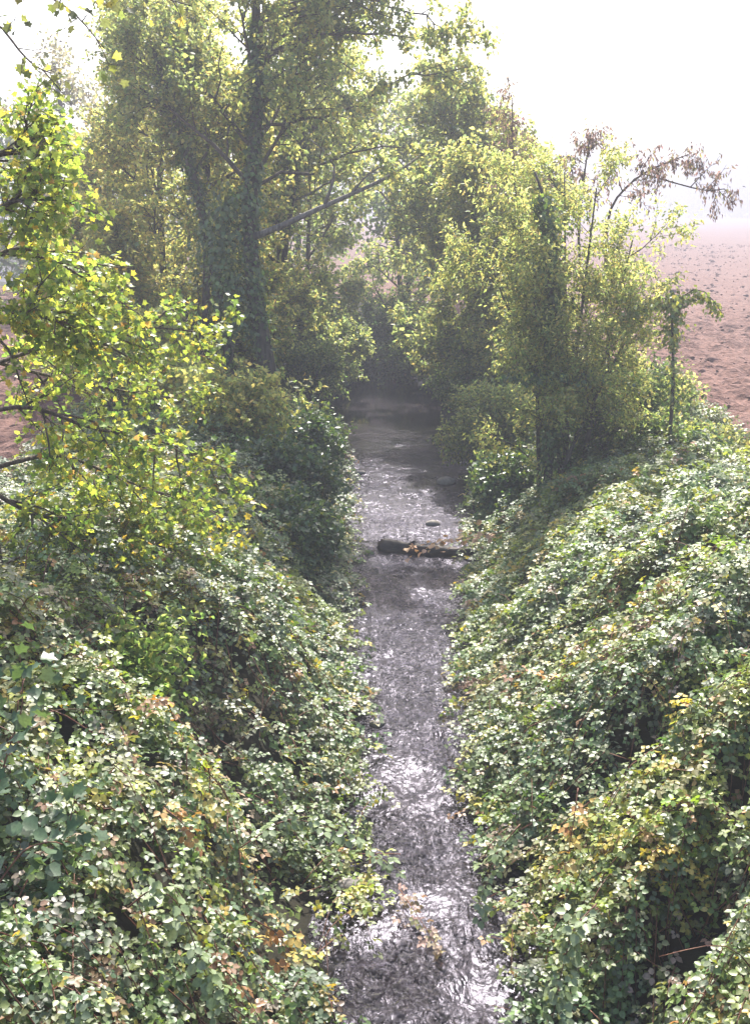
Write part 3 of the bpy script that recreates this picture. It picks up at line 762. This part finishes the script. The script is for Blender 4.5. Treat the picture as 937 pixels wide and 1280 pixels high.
# vine-topped sapling at the right field edge
G = Grow(251)
vp = smooth_path(PX((838, 530, 17.2), (842, 460, 17.2), (838, 400, 17.2), (842, 368, 17.2)), 9)
vp[0, 2] = gz(vp[0, 0], vp[0, 1])-.1
G.cur = 'trunk'; G.tube(vp, np.linspace(.035, .012, 9), 6)
G.cur = 'limb1'; ap = smooth_path(PX((842, 385, 17.2), (862, 352, 17.1), (885, 362, 17.0), (902, 392, 17.0)), 6); G.tube(ap, np.linspace(.014, .006, 6), 4)
G.cur = 'limb2'; ap2 = smooth_path(PX((840, 376, 17.2), (815, 368, 17.2), (785, 385, 17.2)), 6); G.tube(ap2, np.linspace(.014, .006, 6), 4)
VN = build_tree('vine_sapling', G, vp[0], 'thin sapling draped with a green vine at the right field edge', 'sapling', .1, .08, GRN, [1]*5)
ivy_on(VN, vp[4:], .04, 420, 321, name='vine', cols=GRN[1:], spread=.07, size=.08, label='hanging vine clump')
ivy_on(VN, ap, .03, 220, 322, name='vine', cols=GRN[1:], spread=.05, size=.075, hang=.15)
ivy_on(VN, ap2, .03, 180, 323, name='vine', cols=GRN[1:], spread=.05, size=.075, hang=.15)
ivy_on(VN, vp[:5], .03, 260, 324, name='vine', cols=GRN[1:], spread=.03, size=.06)

# dry seed-hung tree sticking out above the right trees
G = Grow(261); G.fine = True
dbase = np.array([5.2, 22.6, gz(5.2, 22.6)-.1])
DRYP = [((640, 122, 22.4), (640, 200, 22.4), (650, 300, 22.5)), ((738, 166, 22.3), (730, 215, 22.3), (720, 310, 22.4)),
        ((862, 192, 21.6), (800, 216, 21.9), (755, 262, 22.2)), ((892, 190, 21.5), (880, 240, 21.5), (820, 222, 21.8))]
prd = [dict(seg=.15, wander=.22, trop=-.04, n=5, len=.32, fork=(40, 80), up=-.1, leaf=9, **{'from': .2}), dict(seg=.1, wander=.2, trop=-.2, leaf=34, jit=.035)]
for k, tri in enumerate(DRYP):
    a, b, c = [at(*q) for q in tri]
    if k < 3: p = smooth_path([dbase+np.array([.08*k, .05*k, 0]), (dbase+c)/2, c, b, a], 18)
    else: p = smooth_path([at(800, 216, 21.9), b, at(905, 236, 21.5)], 8)
    G.cur = f'stem{k}'; G.tube(p, np.linspace(.05 if k < 3 else .018, .01, len(p)), 5)
    limbs_on(G, p, prd, 18 if k < 3 else 7, .58 if k < 3 else .3, 1, .75, 25, 70, .0, .012)
build_tree('dry_tree', G, dbase, 'withered tree with dark twigs and hanging brown seed pods above the right trees', 'tree', .10, .035,
           [(.085, .06, .07), (.12, .088, .092), (.15, .12, .12), (.14, .15, .06)], [3, 3, 1.5, .8], droop=-1.6, bark=M_TWIG, crownname='seed_pods')

# ------------------------------------------------------------------ the near maple on the left
G = Grow(271); G.fine = True
mt = smooth_path(PX((12, 830, 9.4), (6, 760, 9.4), (-12, 660, 9.5), (-35, 520, 9.5), (-60, 360, 9.6), (-75, 180, 9.6), (-90, -60, 9.6)), 18)
mt[0, 2] = gz(mt[0, 0], mt[0, 1])-.1
G.cur = 'trunk'; G.tube(mt, np.linspace(.085, .03, 18), 8)
pm = [dict(seg=.25, wander=.12, trop=-.01, n=8, len=.62, fork=(30, 65), up=.0, **{'from': .15}),
      dict(seg=.12, wander=.16, trop=-.04, n=5, len=.28, fork=(30, 65), up=0, leaf=10),
      dict(seg=.08, wander=.2, trop=-.06, leaf=46, jit=.05)]
BOUGH = [((-45, 470, 9.5), (60, 430, 10.4), (170, 405, 11.2), (272, 418, 11.8)),
         ((-20, 590, 9.5), (70, 560, 10.2), (130, 590, 10.6), (185, 612, 11.0), (270, 640, 11.6)),
         ((-60, 360, 9.6), (20, 300, 9.8), (80, 330, 10.2), (150, 380, 10.8)),
         ((-70, 240, 9.6), (0, 190, 9.4), (40, 175, 9.4)),
         ((-60, 330, 9.6), (10, 250, 9.0), (60, 250, 8.8)),
         ((-30, 520, 9.5), (40, 500, 9.3), (110, 540, 9.4), (200, 545, 10.0), (290, 590, 10.5)),
         ((-50, 430, 9.6), (30, 380, 9.0), (90, 410, 9.0)),
         ((-15, 610, 9.5), (30, 640, 9.6), (110, 660, 10.2), (230, 690, 11.0)),
         ((-50, 440, 9.6), (60, 470, 11.5), (160, 490, 12.5), (240, 500, 13.2))]
for k, b in enumerate(BOUGH):
    p = smooth_path(PX(*b), 12); G.cur = f'limb{k}'
    G.tube(p, np.linspace(.026, .007, 12), 5)
    G.kids(p, .03, float(np.linalg.norm(p[-1]-p[0])), 0, [dict(pm[0], n=20, len=.68)]+pm[1:])
MAPLE = build_tree('maple_tree', G, mt[0], 'near maple at the left edge with bright backlit yellow-green boughs', 'tree', .062, .062,
                   [(.22, .28, .055), (.30, .34, .07), (.17, .24, .055), (.10, .17, .045), (.45, .38, .06), (.30, .20, .07)], [2.5, 2.2, 3, 2.4, .6, .35], tmpl=TM, mat=M_MAPLE, droop=-.45, flat=.9, big=300, bigmat=leaf_mat('maple_leaf_single', .42, .5, .45, (1.95, 1.8, 1.15), fixed=[(.22, .28, .055), (.30, .34, .07), (.17, .24, .055), (.42, .36, .07), (.12, .18, .05)]))
# bare twigs with a few leaves hanging in at the top left corner
G = Grow(272); G.fine = True
for k, b in enumerate((((-75, 60, 9.6), (-10, 12, 9.2), (20, 60, 9.0), (45, 85, 8.9), (66, 92, 8.9)), ((-80, -40, 9.6), (20, -25, 9.0), (90, 10, 8.8), (130, 60, 8.6)), ((-80, -60, 9.6), (60, -40, 8.8), (150, -20, 8.4), (240, 8, 8.2)))):
    p = smooth_path(PX(*b), 12); G.cur = f'limb{k}'; G.tube(p, np.linspace(.016, .004, 12), 5)
    G.kids(p, .02, 1.5, 0, [dict(pm[0], n=6, len=.4), dict(pm[1], n=2, len=.18, leaf=7), dict(pm[2], leaf=10)])
for k, lst in G.limbs.items():
    v, p = tubes(lst); obj('limb', mesh('limb', v, p, M_TWIG, smooth=True), MAPLE, label='dark bare twigs in the top left corner')
P = np.concatenate(G.P); D = np.concatenate(G.D); n = len(P)
o = obj('sparse_leaves', leaves('sparse_leaves', P, unit(D+rng.normal(0, .6, D.shape)+[0, 0, -.6]), rng.normal(0, .6, D.shape)+[0, 0, .6], rng.uniform(.06, .10, n), .075, TM,
        palette(n, [(.12, .15, .05), (.2, .2, .05), (.07, .09, .04)], [2, 1, 2]), M_TREELEAF), MAPLE); o['kind'] = 'stuff'

# ------------------------------------------------------------------ far things in the haze
def far_tree(name, seed, x, y, w, h, label, cols, cat='tree', n=4000, L=.55, conical=False, bare=False, group=None):
    g = np.random.default_rng(seed)
    z0 = gz(x, y)-.2
    root = thing(name, (x, y, z0), label, cat, group)
    top = np.array([x, y, z0+h*.92])
    tv, tpn = tubes([(smooth_path([(x, y, z0), (x+.1*w, y, z0+h*.4), top], 8), np.linspace(h*.025, h*.006, 8), 6)]
                    )
    obj('trunk', mesh('trunk', tv, tpn, M_BARK, smooth=True), root)
    br = []
    for k in range(26 if bare else 12):
        t = g.uniform(.2, .95); a = g.uniform(0, 6.28); ln = w*.5*g.uniform(.5, 1)*(1.1-t if conical or bare else 1)
        s = np.array([x, y, z0+h*.9*t]); e = s+np.array([math.cos(a)*ln, math.sin(a)*ln, ln*(.9 if bare else .4)])
        br.append((smooth_path([s, (s+e)/2+g.normal(0, .1*ln, 3), e], 5), np.linspace(h*.008, h*.002, 5), 4))
    tv, tpn = tubes(br); obj('limb', mesh('limb', tv, tpn, M_BARK, smooth=True), root)
    # uneven crown: clumps of leaf faces
    m = 40; ct = g.uniform(.12, 1, m); a = g.uniform(0, 6.28, m)
    wid = (1.05-ct) if conical else np.sqrt(np.clip(1-(2*ct-1)**2, .06, 1))
    rr = w*.5*wid*np.sqrt(g.uniform(.1, 1, m))
    C = np.stack([x+np.cos(a)*rr, y+np.sin(a)*rr, z0+h*(.08+.9*ct)], -1)
    i = g.integers(0, m, n); q = unit(g.normal(0, 1, (n, 3)))*(g.uniform(0, 1, (n, 1))**.45)*w*.17*g.uniform(.6, 1.3, m)[i][:, None]
    P = C[i]+q
    c = palette(n, cols, [1]*len(cols), .15, g)
    o = obj('crown', leaves('crown', P, g.normal(0, 1, (n, 3))+[0, 0, -.3], g.normal(0, .6, (n, 3))+[0, 0, .7], g.uniform(.6, 1.2, n)*L, L*.7, T4, c, M_TREELEAF), root)
    o['kind'] = 'stuff'
    return root
FAR = [(.05, .08, .05), (.07, .10, .06), (.09, .12, .07)]
far_tree('far_tree', 401, at(62, 258, 62)[0], 62, 5.5, 6.5, 'dark hazy conifer beyond the left field', [(.03, .04, .035), (.04, .05, .04)], L=.32, conical=True)
far_tree('far_tree', 402, at(82, 258, 48)[0], 48, 5, 11.5, 'grey half-bare tree in haze at the upper left', [(.12, .12, .09), (.16, .16, .10)], n=5000, L=.20, bare=True)
for k, (u, y, w, h, lab) in enumerate(((898, 430, 26, 25, 'tall blue-grey tree fading into haze across the right field'), (935, 440, 26, 17, 'lower hazy tree at the right end of the far field'),
                                      (862, 450, 28, 14, 'low hazy bushes left of the tall far tree'), (985, 460, 34, 20, 'hazy tree beyond the right end of the far hedge'), (826, 500, 24, 10, 'faintest low bushes at the left end of the far hedge'))):
    far_tree('far_tree', 403+k, at(u, 258, y)[0], y, w, h, lab, FAR, L=1.8)
for k, (x, y, w, h, lab) in enumerate(((-4.5, 56, 7, 9, 'green tree far along the stream, behind the dense left one'), (1.5, 52, 6, 8, 'rounded tree far along the stream behind the dark end'), (6.5, 58, 6, 7.5, 'hazy tree far behind the leaning right bank tree'), (-11, 52, 7, 9, 'hazy tree behind the low rounded yellow-green tree'))):
    far_tree('distant_tree', 420+k, x, y, w, h, lab, [(.07, .11, .05), (.10, .15, .055), (.15, .18, .06)], n=4500, L=.28)
far_tree('far_tree', 408, at(-30, 258, 55)[0], 55, 8, 9, 'hazy green tree behind the maple at the left field edge', FAR, L=.35)

# ------------------------------------------------------------------ log, stones, sprays and broad leaves
def stone(u, v, z, s, label, seed, flat=.6):
    g = np.random.default_rng(seed); p = on(u, v, z)
    nu, nv = 14, 8
    V = []
    for i in range(nv+1):
        th = math.pi*i/nv
        for j in range(nu):
            ph = 2*math.pi*j/nu
            d = np.array([math.sin(th)*math.cos(ph), math.sin(th)*math.sin(ph), math.cos(th)])
            k = 1+.5*(float(fbm(d[0]*1.6+seed, d[1]*1.6+d[2]*1.3, seed))-.5)+.3*max(-.3, d[0]*g.uniform(.9, 1.1)*.3)
            V.append(d*k*s*np.array([1.2, .85, flat]))
    Q = [(i*nu+j, (i+1)*nu+j, (i+1)*nu+(j+1) % nu, i*nu+(j+1) % nu) for i in range(nv) for j in range(nu)]
    o = obj('stone', mesh('stone', np.array(V), [np.array(Q)], M_STONE, smooth=True)); o.location = Vector([float(c) for c in p])
    o['label'] = label; o['category'] = 'stone'
stone(556, 602, .03, .19, 'pale rounded stone at the right edge of the dark pool', 5)
stone(450, 591, .02, .10, 'small dark stone in the glittering pool near the left bank', 6)
stone(436, 1108, .05, .12, 'brown stone under the pale bramble spray, left water edge', 7)
stone(540, 655, .02, .12, 'low wet stone in dark water just behind the fallen log', 8)
stone(470, 905, .0, .08, 'half-drowned stone in the riffle by the left brambles', 9)

L0, L1 = on(478, 684, .06), on(610, 690, .10)
G = Grow(281)
lp = smooth_path([L0, L0*.7+L1*.3+np.array([0, .06, -.03]), L0*.4+L1*.6+np.array([0, -.05, -.02]), L1], 12)
log = thing('fallen_log', L0, 'dark wet fallen log lying across the stream', 'log')
lp = smooth_path(lp, 34)
v, p = tubes([(lp, np.linspace(.125, .07, 34)*(1+.10*np.sin(np.arange(34)*.7)), 14)])
v = v+(fbm(v[:, 0]*2.5, v[:, 2]*11+v[:, 1]*7, 55, 4)-.5)[:, None]*unit(v-np.repeat(lp, 14, 0))*.14
v[:14] -= np.array([.12, 0, 0])*hash2(np.arange(14), np.arange(14), 3)[:, None]
obj('log_body', mesh('log_body', v, p, M_LOG, smooth=True), log)
v, p = tubes([(smooth_path([lp[8], lp[8]+np.array([.15, -.25, .22])], 3), [.05, .04, .03], 6)])
obj('branch_stub', mesh('branch_stub', v, p, M_LOG, smooth=True), log)

def spray(name, pts, nleaf, size, mat, label, cat, seed, tmpl=TB6, canemat=M_CANE, rad=.006, up=.9, both=True, jit=.02, wid=1.0):
    """one shoot: a cane with every leaf a part of its own"""
    g = np.random.default_rng(seed)
    pts = smooth_path(pts, 16); root = thing(name, pts[0], label, cat)
    v, p = tubes([(pts, np.linspace(rad, rad*.3, 16), 5)])
    obj('cane', mesh('cane', v, p, canemat, smooth=True), root)
    me = leaf_mesh_single(name+'_leaf', tmpl, mat)
    for k in range(nleaf):
        t = (.08+.92*(k+g.uniform(0, .9))/nleaf)*15; i = min(int(t), 14); w = t-i
        c = pts[i]*(1-w)+pts[i+1]*w+g.normal(0, jit, 3)
        d = unit(pts[i+1]-pts[i]); sd = unit(np.cross(d, [0, 0, 1.]))
        D = unit(sd*(1 if k % 2 else -1)*.9+d*.6+g.normal(0, .3, 3)+np.array([0, 0, -.15]))
        Nn = np.array([0, 0, up])+g.normal(0, .35, 3)
        place_leaf(me, root, c, D, Nn, size*g.uniform(.75, 1.25), np.array(root.location), wid)
    return root
PALE = leaf_mat('pale_bramble_leaf', .36, .3, .6, fixed=[(.22, .27, .15), (.30, .34, .20), (.17, .23, .10)])
PINK = leaf_mat('faded_pink_leaf', .5, .3, .4, tint=(1.2, .9, .6), fixed=[(.45, .30, .26), (.55, .45, .38), (.35, .18, .14), (.25, .26, .12)])
GOLD = leaf_mat('dry_gold_leaf', .5, .3, .4, tint=(1.2, 1.0, .6), fixed=[(.55, .40, .22), (.62, .50, .28), (.40, .38, .16), (.5, .3, .2)])
BROWN = leaf_mat('browned_leaf', .5, .3, .4, tint=(1.2, 1.0, .6), fixed=[(.30, .14, .06), (.40, .22, .10), (.20, .20, .08), (.45, .35, .10)])
BIG = leaf_mat('broad_leaf', .42, .42, .45, fixed=[(.07, .13, .06), (.09, .16, .07), (.14, .21, .09), (.30, .28, .09), (.10, .15, .09)])
spray('bramble_spray', [at(300, 1060, 6.5), at(360, 1020, 6.6), at(430, 1040, 6.7), at(505, 1092, 6.8)], 44, .105, PALE, 'pale-leaved bramble spray reaching over the stream from the left bank', 'bramble', 501)
spray('bramble_spray', [on(500, 1112, .10), on(515, 1135, .12), on(535, 1165, .10), on(552, 1195, .07)], 46, .075, PINK, 'faded pink-leaved spray lying in midstream near the bottom', 'bramble', 502, up=.7, jit=.06)
spray('bramble_spray', [on(640, 664, .80), on(590, 670, .55), on(548, 680, .38), on(508, 690, .26)], 70, .10, GOLD, 'golden-leaved dead branch resting on the fallen log', 'branch', 503, tmpl=T6, jit=.06)
spray('bramble_spray', [at(160, 1135, 5.2), at(190, 1108, 5.2), at(225, 1125, 5.3), at(255, 1215, 5.2), at(268, 1235, 5.2)], 26, .12, PALE, 'silvery bramble spray standing out low on the left bank', 'bramble', 504)
spray('bramble_spray', [at(722, 985, 7.0), at(716, 1030, 6.8), at(708, 1075, 6.7)], 9, .10, BROWN, 'reddish bare cane with few brown leaves on the right bank', 'bramble', 505)
spray('bramble_spray', [at(650, 1030, 7.2), at(620, 1065, 7.1), at(602, 1110, 7.0), at(596, 1140, 7.0)], 26, .11, PALE, 'yellowish spray drooping to the water from the right bank', 'bramble', 506)
spray('bramble_spray', [at(705, 850, 9.6), at(660, 838, 9.6), at(612, 842, 9.6)], 10, .10, GOLD, 'pale straw-coloured twig lying on the right brambles', 'bramble', 507)
spray('bramble_spray', [at(745, 1130, 5.8), at(715, 1160, 5.7), at(700, 1220, 5.6), at(690, 1275, 5.5)], 34, .12, PALE, 'cream-green bramble spray beside the dark hollow at the lower right', 'bramble', 508)
spray('bramble_spray', [at(205, 1010, 5.9), at(225, 1025, 5.8), at(243, 1048, 5.8)], 16, .09, BROWN, 'rust-brown withered bramble leaves in the left thicket', 'bramble', 509, jit=.05)
spray('bramble_spray', [at(318, 1150, 5.6), at(345, 1165, 5.6), at(365, 1195, 5.6)], 16, .09, BROWN, 'yellow and brown leaf cluster above the water, lower left', 'bramble', 510, jit=.05)
spray('broad_leaf_plant', [at(-10, 1010, 4.6), at(10, 940, 4.7), at(30, 880, 4.8), at(25, 815, 4.9)], 60, .075, BIG, 'big-leaved plant rising at the left edge above the brambles', 'plant', 511, tmpl=TM, up=.5, jit=.10)
spray('broad_leaf_plant', [at(60, 1090, 4.5), at(85, 1040, 4.6), at(95, 990, 4.7)], 34, .07, BIG, 'smaller broad-leaved shoot in front of the left brambles', 'plant', 512, tmpl=TM, up=.5, jit=.08)
spray('broad_leaf_plant', [at(-20, 1130, 4.2), at(30, 1060, 4.3), at(70, 1050, 4.4), at(110, 1075, 4.5)], 34, .07, BIG, 'low broad-leaved shoot at the lower left edge', 'plant', 513, tmpl=T6, up=.8, jit=.06, wid=1.1)

# ------------------------------------------------------------------ the misty air
hz = bpy.data.meshes.new('haze')
x0, x1, y0, y1, z0, z1 = -650, 650, -80, 680, -2.0, 30.0
hz.from_pydata([(x, y, z) for x in (x0, x1) for y in (y0, y1) for z in (z0, z1)], [], [(0, 1, 3, 2), (4, 6, 7, 5), (0, 4, 5, 1), (2, 3, 7, 6), (0, 2, 6, 4), (1, 5, 7, 3)])
m, nt, out = newmat('misty_air')
pv = nt.nodes.new('ShaderNodeVolumePrincipled')
pv.inputs['Color'].default_value = (.43, .45, .52, 1); pv.inputs['Density'].default_value = .0040; pv.inputs['Anisotropy'].default_value = .25
nt.links.new(pv.outputs[0], out.inputs['Volume'])
hz.materials.append(m)
ho = obj('haze', hz); ho['kind'] = 'stuff'; ho['label'] = 'thin bright morning mist filling the air over stream and fields'; ho['category'] = 'haze'
